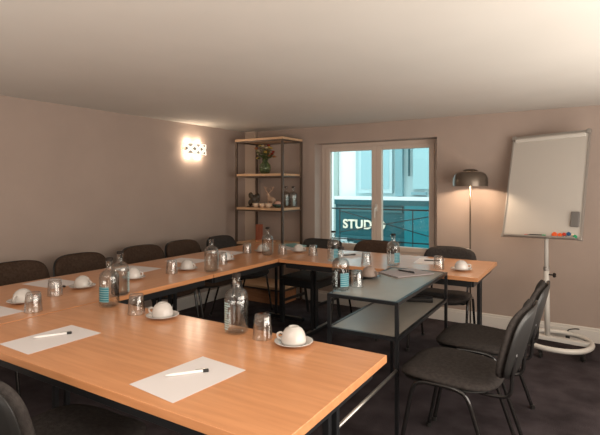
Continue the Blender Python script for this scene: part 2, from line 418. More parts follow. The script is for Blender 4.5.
# along the left wall (they face +x, local +y)
GL = 'brown chairs along the left wall'
ch = make_chair('brown upholstered chair by the left wall, cut by the left edge of the photo', 'fabric_brown', (0.665, -3.06, 0), -PI / 2, GL)
dup(ch, (0.665, -2.55, 0), -PI / 2 + .02, 'brown upholstered chair by the left wall, behind the pair of bottles', GL)
dup(ch, (0.66, -1.955, 0), -PI / 2 - .02, 'brown upholstered chair by the left wall, third along counted from the frame edge', GL)
dup(ch, (0.66, -1.45, 0), -PI / 2 + .02, 'brown upholstered chair by the left wall directly below the lit wall lamp', GL)
c5 = make_chair('charcoal chair with the back nearest the shelf unit, its seat showing beyond the table', 'fabric', (0.70, -0.92, 0), -PI / 2 + .05, GL)
GR = 'charcoal chairs at the dark metal side table'
dup(c5, (3.255, -2.405, 0), PI / 2 - .03, 'charcoal fabric chair with black tube legs, closest to the viewer', GR)
dup(c5, (3.265, -1.86, 0), PI / 2 + .02, 'charcoal fabric chair half hidden behind another, in front of the whiteboard stand', GR)
GB = 'chairs below the window and by the lamp'
dup(c5, (2.755, -0.845, 0), PI + .05, 'charcoal chair in front of the floor lamp, at the right end of the window table', GB)
dup(ch, (1.99, -0.76, 0), PI, 'dark brown chair below the window middle post, behind the window table', GB)
dup(c5, (2.265, -3.83, 0), 0.07, 'charcoal chair cut off in the bottom left corner, tucked under the nearest table', 'chairs on the near side')
# black wooden chair
bw = thing('wooden_chair', 'black wooden chair with square legs below the left side of the window', 'chair', (1.40, -0.74, 0), PI - 0.03)
bm = NB(); add_box(bm, -.215, .215, -.20, .22, .435, .462); obj('seat', bm, 'fabric', bw, bevel=0.012, bseg=3)
bm = NB()
for s in (-1, 1): add_box(bm, s * .195 - .011, s * .195 + .011, -.18, .18, .37, .434)
for y in (-.185, .195): add_box(bm, -.184, .184, y - .011, y + .011, .37, .434)
obj('apron', bm, 'blackwood', bw)
for s in (-1, 1):
    bm = NB(); add_box(bm, s * .195 - .019, s * .195 + .019, .176, .214, 0, .434); obj('leg', bm, 'blackwood', bw, bevel=0.003)
    bm = NB(); add_tube(bm, [(s * .195, -.27, 0), (s * .195, -.205, .30), (s * .195, -.20, .46), (s * .195, -.255, .66)], 0.018, 4); obj('leg', bm, 'blackwood', bw)
    bm = NB(); add_box(bm, s * .195 - .009, s * .195 + .009, -.215, .178, .20, .225); obj('stretcher', bm, 'blackwood', bw)
bm = NB()
def bk(u, v): return Vector((0.235 * u, -0.262 + .03 * u * u - .03 * v, 0.72 + 0.075 * v)), Vector((0, 1, .3)).normalized()
cushion(bm, bk, 0.012, bulge=0.002, power=5); obj('backrest', bm, 'plastic', bw, smooth=True)

# ------------------------------------------------------------------ shelf unit
SX0, SX1, SY0, SY1 = 0.20, 0.865, -0.45, -0.055
sh = thing('shelf_unit', 'open shelf unit with oak boards and slim dark metal posts in the room corner', 'shelf', (0, 0, 0))
for x in (SX0, SX1):
    for y in (SY0, SY1):
        bm = NB(); add_box(bm, x - .012, x + .012, y - .012, y + .012, 0, 1.885); obj('post', bm, 'shelfmetal', sh)
SZ = [1.910, 1.497, 1.103, 0.690, 0.205]
for z in SZ:
    e = .012 if z > 1.9 else -.0125
    bm = NB(); add_box(bm, SX0 - .012, SX1 + .012, SY0 - .012 if z > 1.9 else SY0 - .011, SY1 + .012, z - .025, z)
    if z < 1.9:
        bm.free(); bm = NB(); add_box(bm, SX0 + .0125, SX1 - .0125, SY0 - .011, SY1 + .011, z - .025, z)
    b = obj('shelf_board', bm, 'oak', sh, bevel=0.001)
    bm = NB()
    for y in (SY0, SY1): add_box(bm, SX0 + .0125, SX1 - .0125, y - .008, y + .008, z - .042, z - .0255)
    for x in (SX0, SX1): add_box(bm, x - .008, x + .008, SY0 + .0125, SY1 - .0125, z - .042, z - .0255 )
    obj('rail', bm, 'shelfmetal', b)
box_c = thing('wooden_crate', 'orange-brown wooden crate on the floor beneath the shelf unit', 'crate', (0.53, -0.25, 0))
bm = NB()
for s in (-1, 1):
    add_box(bm, -.28, .28, s * .165 - .007, s * .165 + .007, 0.002, .145); add_box(bm, s * .28 - .007, s * .28 + .007, -.158, .158, 0.002, .145)
add_box(bm, -.27, .27, -.158, .158, .002, .012)
obj('crate_body', bm, 'crate', box_c, bevel=0.002)

def vase():
    t = thing('flower_vase', 'round green glass vase of autumn flowers high on the shelf unit', 'vase', (0.49, -0.27, 1.4975))
    r = [(0, 0), (.045, 0), (.064, .03), (.072, .07), (.066, .11), (.040, .14), (.030, .155), (.034, .175), (.031, .175), (.027, .155), (.037, .138), (.062, .108), (.068, .07), (.060, .032), (.041, .006), (0, .006)]
    bm = NB(); add_lathe(bm, r, 28); obj('glass_body', bm, 'green_glass', t, smooth=True)
    rnd = random.Random(4)
    lm = [mat('leaf_green', (0.10, 0.14, 0.04), 0.6), mat('leaf_olive', (0.22, 0.20, 0.07), 0.6)]
    pm = [mat('bloom_red', (0.35, 0.04, 0.02), 0.6), mat('bloom_yellow', (0.62, 0.42, 0.10), 0.6), mat('bloom_rust', (0.40, 0.14, 0.05), 0.6), mat('bloom_cream', (0.66, 0.56, 0.36), 0.6)]
    st = NB(); lf = [NB(), NB()]
    for i in range(34):
        a = rnd.uniform(0, 2 * PI); R_ = rnd.uniform(0.02, .13); hgt = rnd.uniform(.22, .365) - R_ * .45
        tip = Vector((R_ * math.cos(a), R_ * .8 * math.sin(a), hgt))
        pts = catmull([(0.004 * math.cos(a), .004 * math.sin(a), .02), (.012 * math.cos(a), .012 * math.sin(a), .17), tip], 5)
        add_tube(st, pts, 0.0018, 5)
        if i < 22:
            bm = NB()
            for j in range(14):
                th = j * 2.4; el = j / 14
                d = Vector((math.cos(th) * (1 - el * .6), math.sin(th) * (1 - el * .6), .25 + el)).normalized()
                s = d.cross(Vector((0, 0, 1))).normalized() * .015
                c = tip + d * .003; e = tip + d * .030
                v = [bm.verts.new(p) for p in (c, c + (e - c) * .6 + s, e, c + (e - c) * .6 - s)]; bm.faces.new(v)
            obj('flower', bm, pm[i % 4], t, fix=False)
        for j in range(9):
            q = pts[rnd.randrange(5, len(pts))]; th = rnd.uniform(0, 2 * PI)
            d = Vector((math.cos(th), math.sin(th), rnd.uniform(-.3, .5))).normalized(); s = d.cross(Vector((0, 0, 1))).normalized() * .014
            B = lf[rnd.randrange(2)]
            v = [B.verts.new(p) for p in (q, q + d * .018 + s, q + d * .050, q + d * .018 - s)]; B.faces.new(v)
    obj('stems', st, lm[0], t)
    obj('leaves', lf[0], lm[0], t, fix=False); obj('leaves', lf[1], lm[1], t, fix=False)
vase()
# third shelf ornaments  (board top 1.103)
z3 = 1.1035
orn = thing('carved_ornament', 'dark brown carved ornament at the left of the middle shelf', 'ornament', (0.36, -0.33, z3), 0.5)
bm = NB(); add_lathe(bm, [(0, 0), (.075, 0), (.078, .012), (0, .014)], 20); obj('base', bm, 'bronze', orn)
bm = NB()
for k, (dx, dz, r) in enumerate([(-.035, .05, .03), (.035, .05, .03), (0, .09, .042), (-.03, .14, .03), (.045, .125, .034), (.06, .085, .02)]):
    bmesh.ops.create_icosphere(bm, subdivisions=2, radius=r, matrix=Matrix.Translation((dx, (-1) ** k * .008, dz)) @ Matrix.Diagonal((1, .8, 1.35, 1)))
md = obj('figure', bm, noisy(mat('dark_carving', rough=0.4), (0.018, 0.014, 0.008), (0.055, 0.035, 0.018), 30), orn, smooth=True)
rm = md.modifiers.new('r', 'REMESH'); rm.mode = 'VOXEL'; rm.voxel_size = 0.006; rm.use_smooth_shade = True
# small bowls
bowl_prof = [(0, 0), (.02, 0), (.034, .02), (.042, .05), (.039, .05), (.031, .022), (.018, .006), (0, .006)]
first = None
cream = mat('cream_ceramic', (0.66, 0.50, 0.36), 0.4); M['cream'] = cream
for k, (x, y, lab) in enumerate([(0.45, -0.395, 'small cream bowl standing before the dark carved ornament'), (0.54, -0.39, 'small cream bowl in the middle of the row before the deer figurine'), (0.625, -0.385, 'small cream bowl nearest the fruit dish on the middle shelf')]):
    if first is None:
        bm = NB(); add_lathe(bm, bowl_prof, 24); first = tag(obj('small_bowl', bm, 'cream', smooth=True), lab, 'bowl', 'cream bowls on the middle shelf'); first.location = (x, y, z3)
    else:
        o = first.copy(); C.objects.link(o); o.location = (x, y, z3); o['label'] = lab
# deer figurine
def skin(name, verts, edges, radii, m, parent, sub=2):
    me = bpy.data.meshes.new(name); me.from_pydata(verts, edges, []); me.materials.append(M[m] if isinstance(m, str) else m)
    o = bpy.data.objects.new(name, me); C.objects.link(o); o.parent = parent
    s = o.modifiers.new('skin', 'SKIN'); s.use_smooth_shade = True
    for i, r in enumerate(radii): me.skin_vertices[0].data[i].radius = (r, r)
    me.skin_vertices[0].data[0].use_root = True
    q = o.modifiers.new('sub', 'SUBSURF'); q.levels = sub; q.render_levels = sub
    return o
deer = thing('deer_figurine', 'pale pinkish beige deer figurine with spreading antlers on the middle shelf', 'figurine', (0.57, -0.25, z3), -0.3)
V = [(0, 0, .095), (.045, 0, .092), (-.04, 0, .10), (-.058, 0, .135), (-.066, 0, .158), (-.092, 0, .148),
     (-.04, .018, .06), (-.042, .018, .012), (-.04, -.018, .06), (-.042, -.018, .012), (.05, .018, .06), (.055, .018, .012), (.05, -.018, .06), (.055, -.018, .012), (.068, 0, .10)]
E_ = [(0, 1), (0, 2), (2, 3), (3, 4), (4, 5), (2, 6), (6, 7), (2, 8), (8, 9), (1, 10), (10, 11), (1, 12), (12, 13), (1, 14)]
skin('body', V, E_, [.026, .022, .024, .014, .015, .008, .010, .006, .010, .006, .011, .006, .011, .006, .006], mat('beige_resin', (0.60, 0.42, 0.30), 0.5), deer)
for s in (-1, 1):
    bm = NB()
    m0 = catmull([(-.062, s * .008, .168), (-.055, s * .035, .19), (-.05, s * .055, .215), (-.06, s * .05, .245)], 4); add_tube(bm, m0, .0042, 6)
    add_tube(bm, [m0[4], m0[4] + Vector((-.025, 0, .03))], .0035, 6); add_tube(bm, [m0[7], m0[7] + Vector((.028, 0, .028))], .0035, 6); add_tube(bm, [m0[9], m0[9] + Vector((.0, s * .022, .022))], .003, 6)
    obj('antler', bm, mat('antler_resin', (0.55, 0.36, 0.25), 0.5), deer, smooth=True)
dish = NB(); add_lathe(dish, [(0, 0), (.035, 0), (.058, .02), (.066, .042), (.062, .042), (.053, .022), (.03, .007), (0, .007)], 26)
tag(obj('fruit_dish', dish, mat('dark_green_glaze', (0.03, 0.06, 0.05), 0.3), smooth=True, loc=(0.70, -0.30, z3)), 'dark green glazed dish holding a pink fruit on the middle shelf', 'dish')
fr = thing('pink_fruit', 'round pale pink fruit resting in the dark green dish', 'fruit', (0.70, -0.30, z3 + .0075))
bm = NB(); add_lathe(bm, [(0, .004), (.018, 0), (.033, .016), (.038, .036), (.033, .056), (.016, .068), (0, .062)], 22); obj('flesh', bm, mat('pink_skin', (0.72, 0.42, 0.33), 0.4), fr, smooth=True)
bm = NB(); add_tube(bm, [(0, 0, .060), (.002, 0, .072), (.006, 0, .082)], .0015, 6); obj('stem', bm, 'bronze', fr)
# board & bits on the lower shelf (0.690)
z4 = 0.6905
cb = tag(box('serving_board', -.045, .045, -.009, .009, 0, .20, noisy(mat('red_wood', rough=0.4), (0.22, 0.05, 0.02), (0.33, 0.09, 0.04), 5, (4, 4, 1)), bevel=0.004), 'reddish wooden board standing upright on the lower shelf', 'board')
cb.location = (0.385, -0.25, z4 + .002); cb.rotation_euler = (-0.06, 0, 0.35)
tr = thing('serving_tray', 'flat brown tray lying on the lower shelf beside the reddish board', 'tray', (0.53, -0.31, z4), 0.02)
bm = NB(); add_box(bm, -.10, .10, -.07, .07, 0, .008); obj('tray_base', bm, 'crate', tr)
bm = NB()
for s in (-1, 1): add_box(bm, -.10, .10, s * .07 - .004, s * .07 + .004, .0, .022); add_box(bm, s * .10 - .004, s * .10 + .004, -.066, .066, 0, .022)
obj('tray_rim', bm, 'crate', tr)

# ------------------------------------------------------------------ bottles, glasses, cups
def make_bottle(label, loc, rz, lab='label', tint=None, group='glass water bottles on the tables'):
    t = thing('water_bottle', label, 'bottle', loc, rz, group)
    R = .050
    out = [(0, .002), (.038, 0), (.047, .004), (R, .012), (R, .142), (.0488, .155), (.0445, .167), (.037, .176), (.027, .182), (.0195, .187), (.0168, .194), (.0165, .224), (.0185, .226), (.0185, .232)]
    inn = [(.0135, .232), (.0135, .195), (.0175, .185), (.026, .179), (.0355, .1725), (.0425, .164), (.0463, .153), (R - .0028, .140), (R - .0028, .014), (.042, .007), (0, .007)]
    bm = NB(); add_lathe(bm, out + inn, 32); obj('glass_body', bm, 'thin', t, smooth=True)
    bm = NB(); r = R - .0036
    add_lathe(bm, [(0, .0076), (.041, .0076), (r, .0150), (r, .139), (.0453, .1525), (.0415, .1628), (.0345, .171), (.026, .1770), (0, .1770)], 32); obj('water', bm, 'water', t, smooth=True)
    bm = NB(); add_lathe(bm, [(0, .2325), (.0185, .2325), (.0185, .244), (.016, .247), (0, .247)], 20); obj('cap', bm, 'cap', t, smooth=False)
    bm = NB()  # printed label: a curved patch hugging the body, facing local -y
    n, r0 = 10, R + .0004; hw = 0.55 if lab == 'label' else 0.36
    z0, z1 = .030, .105
    def patch(a0, a1, z0, z1):
        cols = []
        for k in range(n + 1):
            a = -PI / 2 + a0 + (a1 - a0) * k / n
            cols.append([bm.verts.new((rr * math.cos(a), rr * math.sin(a), z)) for rr, z in ((r0, z0), (r0, z1), (r0 + .0006, z1), (r0 + .0006, z0))])
        for A, B in zip(cols, cols[1:]):
            for q in range(4): bm.faces.new((A[q], B[q], B[(q + 1) % 4], A[(q + 1) % 4]))
        bm.faces.new(cols[0][::-1]); bm.faces.new(cols[-1])
    if lab == 'label': patch(-hw, hw, z0, z1)
    else:
        rnd = random.Random(3)
        for i in range(12):
            z = .022 + i * .0095; patch(-hw, -hw + 2 * hw * rnd.uniform(.6, 1), z, z + .004)
    obj('printed_label', bm, lab, t)
    return t
def make_glass(label, loc):
    t = NB()
    prof = [(.041, 0), (.0405, .004), (.038, .05), (.034, .088), (.030, .094), (0, .094), (0, .082), (.029, .081), (.0325, .076), (.0355, .05), (.0385, .002)]
    rings = []; seg = 40
    for i, (r, z) in enumerate(prof):
        if r == 0: rings.append([t.verts.new((0, 0, z))]); continue
        f_ = .045 if (i in (2, 3)) else 0
        rings.append([t.verts.new((r * (1 - f_ * abs(math.sin(4.5 * 2 * PI * k / seg))) * math.cos(2 * PI * k / seg), r * (1 - f_ * abs(math.sin(4.5 * 2 * PI * k / seg))) * math.sin(2 * PI * k / seg), z)) for k in range(seg)])
    rings.append(rings[0])
    for A, B in zip(rings, rings[1:]):
        if len(A) == 1 and len(B) == 1: continue
        for k in range(seg):
            k2 = (k + 1) % seg
            if len(A) == 1: t.faces.new((A[0], B[k2], B[k]))
            elif len(B) == 1: t.faces.new((A[k], A[k2], B[0]))
            else: t.faces.new((A[k], A[k2], B[k2], B[k]))
    o = obj('drinking_glass', t, 'tumbler', smooth=True)
    tag(o, label, 'glass', 'upturned drinking glasses'); o.location = loc
    return o
def make_cup(label, loc, rz, cup='china', sau='china'):
    t = thing('coffee_cup', label, 'cup', loc, rz, 'upturned coffee cups on saucers')
    bm = NB(); add_lathe(bm, [(0, .0205), (.012, .0205), (.016, .0155), (.0, .0155)], 4)
    bm.free(); bm = NB()
    out = [(.0485, .0), (.0482, .010), (.0465, .024), (.042, .039), (.034, .0515), (.0255, .0575), (.0205, .0595), (.0200, .062), (.0175, .062), (.0165, .0595), (0, .059)]
    inn = [(0, .0555), (.020, .0545), (.031, .049), (.0388, .0375), (.0432, .0235), (.0450, .010), (.0452, .001)]
    add_lathe(bm, out + inn + [(.0485, .0)], 32); bmesh.ops.remove_doubles(bm, verts=bm.verts, dist=1e-5)
    c = obj('cup_body', bm, cup, t, smooth=True, loc=(0, 0, .0085))
    bm = NB(); add_tube(bm, catmull([(-.042, 0, .034), (-.052, 0, .037), (-.063, 0, .031), (-.062, 0, .019), (-.052, 0, .012), (-.045, 0, .012)], 4), .0042, 8); obj('handle', bm, cup, c, smooth=True)
    sp = [(0, .0), (.030, 0), (.033, .002), (.055, .008), (.074, .0145), (.0752, .016), (.073, .0168), (.054, .0105), (.050, .0082), (0, .0080)]
    bm = NB(); add_lathe(bm, sp, 36); obj('saucer', bm, sau, t, smooth=True)
    return t
Z0 = TT + .0004
bt = make_bottle('clear water bottle with pale printed lines, on the nearest table', (2.590, -3.285, Z0), -.20, 'print')
B2 = make_bottle('clear water bottle with teal label, nearer of the pair at the left corner', (1.763, -3.30, Z0), 0.35)
def db(src, x, y, rz, lab, z=Z0): return dup(src, (x, y, z), rz, lab)
db(bt, 1.60, -3.115, 2.2, 'clear water bottle with dark cap hidden partly behind the teal-labelled one at the left corner')
db(bt, 1.526, -2.30, 2.3, 'clear water bottle beside the seam of the two left-wall tables')
db(bt, 1.375, -1.42, 2.2, 'clear water bottle close to the inner corner below the shelf unit')
db(B2, 2.03, -1.40, 1.1, 'clear teal-labelled water bottle on the beech table below the left window sash')
db(B2, 2.645, -2.45, 1.0, 'clear bottle with teal label standing on a corner of the dark metal table', TZ + .0004)
db(B2, 2.530, -1.36, 1.1, 'water bottle with teal label on the beech table, seen before the right window sash')
db(bt, 0.70, -0.13, 0.9, 'clear small bottle on the middle shelf, closer to the deer figurine', z3)
db(bt, 0.80, -0.13, 0.9, 'clear small bottle on the middle shelf at its right end', z3)
gl = make_glass('upturned glass between bottle and cup on the nearest table', (2.727, -3.285, Z0))
def dg(x, y, lab, z=Z0):
    o = gl.copy(); C.objects.link(o); o.location = (x, y, z); o['label'] = lab; o.rotation_euler = (0, 0, random.uniform(0, 1))
dg(1.998, -3.32, 'upturned glass beside a cup at the left end of the nearest table')
dg(1.543, -3.565, 'upturned glass in front of the leftmost cup')
dg(1.300, -3.315, 'upturned glass behind another glass, beside a sheet of paper, by the nearest brown chair')
dg(1.335, -2.495, 'upturned glass just in front of a cup, below the third brown chair')
dg(1.38, -2.02, 'upturned glass right behind the bottle at the table seam')
dg(1.150, -1.43, 'upturned glass left of the bottle near the inner corner')
dg(1.463, -1.315, 'upturned glass right of the bottle near the inner corner')
dg(1.735, -1.235, 'upturned glass on the window table below the left window reveal')
dg(2.328, -1.41, 'upturned glass on the window table behind the grey-brown cup')
dg(2.862, -1.30, 'upturned glass beside the white cup at the right end of the window table')
dg(2.672, -2.30, 'upturned glass on the dark metal table next to the grey-brown cup', TZ + .0004)
cp = make_cup('white cup upside down on its saucer at the right of the nearest table', (2.877, -3.285, Z0), 0.45)
def dc(x, y, rz, lab, z=Z0): return dup(cp, (x, y, z), rz, lab)
dc(2.158, -3.30, 0.5, 'white cup upside down on its saucer at the left of the nearest table')
dc(1.318, -3.50, 2.0, 'white cup upside down on its saucer, cut off near the left edge of the photo')
dc(1.245, -3.115, 3.4, 'white upturned cup on its saucer before the second brown chair')
dc(1.275, -2.77, 3.6, 'white cup upside down on its saucer behind the pair of bottles')
dc(1.322, -2.335, 3.4, 'white upturned cup on its saucer before the brown chair under the wall lamp')
dc(1.275, -1.86, 3.4, 'white cup upside down on its saucer behind the bottle at the table seam')
dc(1.22, -1.29, 3.4, 'white cup upside down on its saucer behind the bottle near the inner corner')
dc(1.50, -1.10, 3.4, 'white cup upside down on its saucer before the magazines on the inner corner')
dc(3.022, -1.28, 3.4, 'white cup upside down on its saucer at the right end of the window table')
make_cup('grey-brown cup upside down on a black saucer on the dark metal table', (2.625, -2.02, TZ + .0004), 3.0, 'stone', 'darkchina')

# ------------------------------------------------------------------ papers and pens
def sheet(label, x, y, rz, z=Z0, m='paper', name='paper_sheet', cat='paper', W=.21, Lh=.297, t=.0008, grp='white sheets of paper'):
    bm = NB(); add_box(bm, -W / 2, W / 2, -Lh / 2, Lh / 2, 0, t)
    o = obj(name, bm, m); o.location = (x, y, z); o.rotation_euler = (0, 0, rz); return tag(o, label, cat, grp)
def pen(label, x, y, rz, z, dark=False):
    t = thing('ballpoint_pen', label, 'pen', (x, y, z + .0055), rz, 'pens on the papers')
    bm = NB(); rot = Matrix.Rotation(PI / 2, 4, 'Y')
    add_lathe(bm, [(0, -.068), (.003, -.066), (.005, -.05), (.005, .052), (0, .052)], 12, rot); obj('barrel', bm, 'plastic' if dark else 'pen_white', t, smooth=True)
    bm = NB(); add_lathe(bm, [(0, .0525), (.0054, .0525), (.0054, .070), (0, .072)], 12, rot); cpn = obj('cap', bm, 'plastic', t)
    bm = NB(); add_box(bm, .028, .068, -.0015, .0015, .0056, .0075); obj('clip', bm, 'silver' if not dark else 'plastic', cpn)
    return t
sheet('white sheet with a pen near the right end of the nearest table', 2.767, -3.724, -.075)
pen('white pen with black end on the sheet nearest the viewer', 2.745, -3.716, 0.91, Z0 + .0008)
sheet('white sheet with a pen at the left side of the nearest table', 2.0185, -3.745, 0.0)
pen('white pen with black end on the farther-left sheet of the nearest table', 1.998, -3.731, 1.07, Z0 + .0008)
sheet('white sheet cut off by the left edge of the photo', 1.36, -3.70, PI / 2 + .06)
sheet('white sheet by the nearest brown chair, behind a glass', 0.965, -3.135, PI / 2 + .10)
pen('dark tipped pen seen through a glass by the nearest brown chair', 1.08, -3.18, 0.2, Z0 + .0008)
sheet('white sheet behind the pair of bottles, in front of the second brown chair', 0.985, -2.52, PI / 2 + .12)
sheet('white sheet in front of the third brown chair', 1.01, -2.03, PI / 2 + .12)
sheet('white sheet in front of the chair nearest the shelf unit', 0.965, -1.50, PI / 2 + .10)
sheet('white sheet added as window glare below the left window sash, with a dark pen', 2.02, -1.05, -.3)  # white sheet imitates the window's glare on the tabletop
pen('dark pen lying on the glare sheet below the left window sash', 2.00, -1.07, 0.9, Z0 + .0008, True)
sheet('white sheet on the window table in front of the lamp-side chair', 2.70, -1.00, .15)
pen('dark pen on the white sheet before the lamp-side chair', 2.72, -0.98, 0.3, Z0 + .0008, True)
nb_ = sheet('grey notebook with a dark pen lying on the far end of the dark metal table', 2.77, -1.745, -.55, TZ + .0004, 'greypaper', 'notebook', 'notebook', .21, .297, .006, None)
pen('dark pen on the grey notebook at the metal table', 2.765, -1.73, -0.35, TZ + .0064, True)
mg = [M['paper'], mat('teal_cover', (0.18, 0.36, 0.35), 0.4), M['paper']]
z = Z0
for k, lab in enumerate(['white magazine at the bottom of the small pile at the inner corner', 'white magazine in the middle of the small pile at the inner corner', 'teal covered magazine topping the small pile at the inner corner']):
    o = sheet(lab, 1.31 + .01 * k, -0.93 + .006 * k, 0.9 + .12 * k, z, mg[1] if k == 2 else 'paper', 'magazine', 'magazine', .15, .21, .012, 'magazines in the pile at the inner corner'); z += .0124
# long black box on the lower tier
bx = thing('black_case', 'long slim black case on the lower tier of the metal table', 'case', (2.85, -1.73, .5835), 0.35)
bm = NB(); add_box(bm, -.095, .095, -.022, .022, 0, .026); obj('case_body', bm, 'plastic', bx, bevel=0.006)
bm = NB(); add_box(bm, -.094, .094, -.0235, .0235, .0265, .036); obj('lid', bm, 'black', bx, bevel=0.004)

# ------------------------------------------------------------------ whiteboard on its wheeled stand
ws = thing('whiteboard_stand', 'tilted whiteboard on a white wheeled stand at the back wall', 'whiteboard', (3.50, -0.36, 0))
RB = Matrix.Rotation(-0.311, 4, 'Z') @ Matrix.Rotation(-0.2994, 4, 'X') @ Matrix.Rotation(-0.0298, 4, 'Y')
MB = Matrix.Translation((3.4764 - 3.50, -0.30 + 0.36, 1.3643)) @ RB
BW, BH = .6390, .928
def bpart(name, bm, m, parent, **k):
    bmesh.ops.transform(bm, matrix=MB, verts=bm.verts); return obj(name, bm, m, parent, **k)
bm = NB(); add_box(bm, -BW / 2 + .012, BW / 2 - .012, -.004, .006, -BH / 2 + .012, BH / 2 - .012); brd = bpart('board', bm, 'board', ws)
bm = NB()
for s in (-1, 1):
    add_box(bm, s * (BW / 2 - .006) - .006, s * (BW / 2 - .006) + .006, -.010, .012, -BH / 2, BH / 2)
    add_box(bm, -BW / 2 + .012, BW / 2 - .012, -.010, .012, s * (BH / 2 - .006) - .006, s * (BH / 2 - .006) + .006)
bpart('board_frame', bm, 'alu', brd)
bm = NB(); add_box(bm, -BW / 2 + .03, BW / 2 - .03, -.026, -.0045, BH / 2 - .058, BH / 2 - .030); bpart('paper_clamp', bm, 'white_metal', ws, bevel=0.004)
for s in (-1, 1):
    bm = NB(); add_box(bm, s * (BW / 2 - .012) - .016, s * (BW / 2 - .012) + .016, -.022, .015, BH / 2 - .032, BH / 2 + .004); bpart('corner_block', bm, 'alu', brd, bevel=0.003)
    bm = NB(); add_box(bm, s * (BW / 2 - .010) - .014, s * (BW / 2 - .010) + .014, -.018, .015, -BH / 2 - .004, -BH / 2 + .022); bpart('corner_block', bm, 'alu', brd, bevel=0.003)
bm = NB(); add_box(bm, -BW / 2 + .03, BW / 2 - .03, -.062, -.0105, -BH / 2 - .002, -BH / 2 + .003); add_box(bm, -BW / 2 + .03, BW / 2 - .03, -.065, -.062, -BH / 2 - .002, -BH / 2 + .010)
bpart('pen_tray', bm, 'alu', ws)
bm = NB(); add_box(bm, -.02, .03, .0125, .05, -.20, .05); bpart('mount', bm, 'white_metal', ws)
bm = NB(); add_tube(bm, [(0, 0, .085), (-.008, .005, .66)], .0215, 16); obj('lower_pole', bm, 'white_metal', ws, smooth=True)
bm = NB(); add_tube(bm, [(-.008, .005, .66), (-.016, .085, 1.28)], .0165, 16); obj('upper_pole', bm, 'white_metal', ws, smooth=True)
bm = NB(); add_lathe(bm, [(0, 0), (.024, 0), (.024, .03), (0, .03)], 16, Matrix.Translation((-.008, .005, .645))); obj('collar', bm, 'alu', ws)
bm = NB(); add_tube(bm, [(.012, -.006, .615), (.045, -.02, .615)], .006, 8); add_lathe(bm, [(0, 0), (.018, 0), (.02, .012), (.012, .024), (0, .024)], 10, Matrix.Translation((.042, -.018, .615)) @ Matrix.Rotation(PI / 2, 4, 'Y')); obj('clamp_knob', bm, 'cap', ws)
lp = []
for k in range(28):
    a = 2 * PI * k / 28; lp.append((.075 + .245 * math.copysign(abs(math.cos(a)) ** .85, math.cos(a)), -.045 + .27 * math.sin(a), .085))
bm = NB(); add_tube(bm, lp, .0205, 12, closed=True); obj('base_ring', bm, 'white_metal', ws, smooth=True)
bm = NB(); add_box(bm, -.16, .305, -.028, .028, .068, .102, Matrix.Rotation(-.10, 4, 'Z')); obj('base_bar', bm, 'white_metal', ws, bevel=0.004)
for a in (math.radians(20), math.radians(160), math.radians(-115), math.radians(-40), math.radians(75)):
    cx, cy = .075 + .24 * math.cos(a), -.045 + .265 * math.sin(a)
    bm = NB(); add_lathe(bm, [(0, -.011), (.018, -.011), (.0225, -.008), (.0225, .008), (.018, .011), (0, .011)], 16, Matrix.Translation((cx, cy, .0228)) @ Matrix.Rotation(a, 4, 'Z') @ Matrix.Rotation(PI / 2, 4, 'X'))
    cst = obj('caster', bm, 'plastic', ws)
    bm = NB(); add_box(bm, cx - .016, cx + .016, cy - .016, cy + .016, .046, .064); obj('fork', bm, 'plastic', cst)
bm = NB(); add_tube(bm, catmull([(.135, .22, .105), (.15, .20, .125), (.19, .17, .145), (.225, .16, .15)], 4), .005, 8); obj('brake_lever', bm, 'plastic', ws, smooth=True)
# things held on the board
def bput(o, x, z, y=0):
    o.matrix_world = Matrix.Translation((3.50, -0.36, 0)) @ MB @ Matrix.Translation((x, y, z))
er = thing('board_eraser', 'grey felt eraser stuck near the lower right of the whiteboard', 'eraser')
bm = NB(); add_box(bm, -.032, .032, -.022, -.005, -.062, .062); obj('handle', bm, mat('eraser_grey', (0.16, 0.15, 0.14), 0.6), er, bevel=0.006)
bm = NB(); add_box(bm, -.030, .030, -.0048, -.0042, -.060, .060); obj('felt', bm, 'plastic', er)
bput(er, .263, -.300)
mk = None
cols = {'orange': (0.85, 0.13, 0.03), 'red': (0.55, 0.05, 0.03), 'blue': (0.02, 0.09, 0.22), 'green': (0.02, 0.30, 0.13), 'cream': (0.75, 0.62, 0.45)}
for nm, c, x, z, r in [('large orange magnet at the left of the magnet cluster', 'orange', .118, -.430, .021), ('orange magnet in the middle of the cluster', 'orange', .160, -.432, .017),
                       ('red magnet between the orange and blue ones', 'red', .190, -.424, .014), ('dark blue magnet in the upper row by the red one', 'blue', .224, -.420, .016),
                       ('small blue magnet low down between red and green', 'blue', .208, -.447, .009), ('green magnet at the lower right below the eraser', 'green', .272, -.440, .015), ('small cream magnet above the green one', 'cream', .252, -.424, .009)]:
    bm = NB(); add_lathe(bm, [(0, .0045), (r, .0045), (r, .012), (r * .8, .015), (0, .015)], 18, Matrix.Rotation(PI / 2, 4, 'X'))
    key = 'magnet_' + c
    if key not in M: M[key] = mat(key, cols[c], 0.35)
    o = obj('board_magnet', bm, key); tag(o, nm + ' on the whiteboard', 'magnet', 'coloured magnets on the whiteboard'); bput(o, x, z)
for nm, x, y, c2 in [('black marker with a red end lying in the whiteboard tray', -.045, -.030, 'red'), ('black marker with a green end lying in the whiteboard tray', .000, -.048, 'green')]:
    t = thing('board_marker', nm, 'marker', group='markers in the whiteboard tray')
    rot = Matrix.Rotation(PI / 2, 4, 'Y'); s = -1 if c2 == 'red' else 1
    bm = NB(); add_lathe(bm, [(0, -.06), (.0085, -.06), (.0085, .04), (0, .04)], 14, rot if s > 0 else rot @ Matrix.Rotation(PI, 4, 'X')); obj('barrel', bm, 'plastic', t, smooth=False)
    bm = NB(); add_lathe(bm, [(0, .0405), (.0093, .0405), (.0085, .066), (0, .066)], 14, rot if s > 0 else rot @ Matrix.Rotation(PI, 4, 'X')); obj('cap', bm, 'magnet_' + c2, t)
    bput(t, x, -BH / 2 + .0130, y)

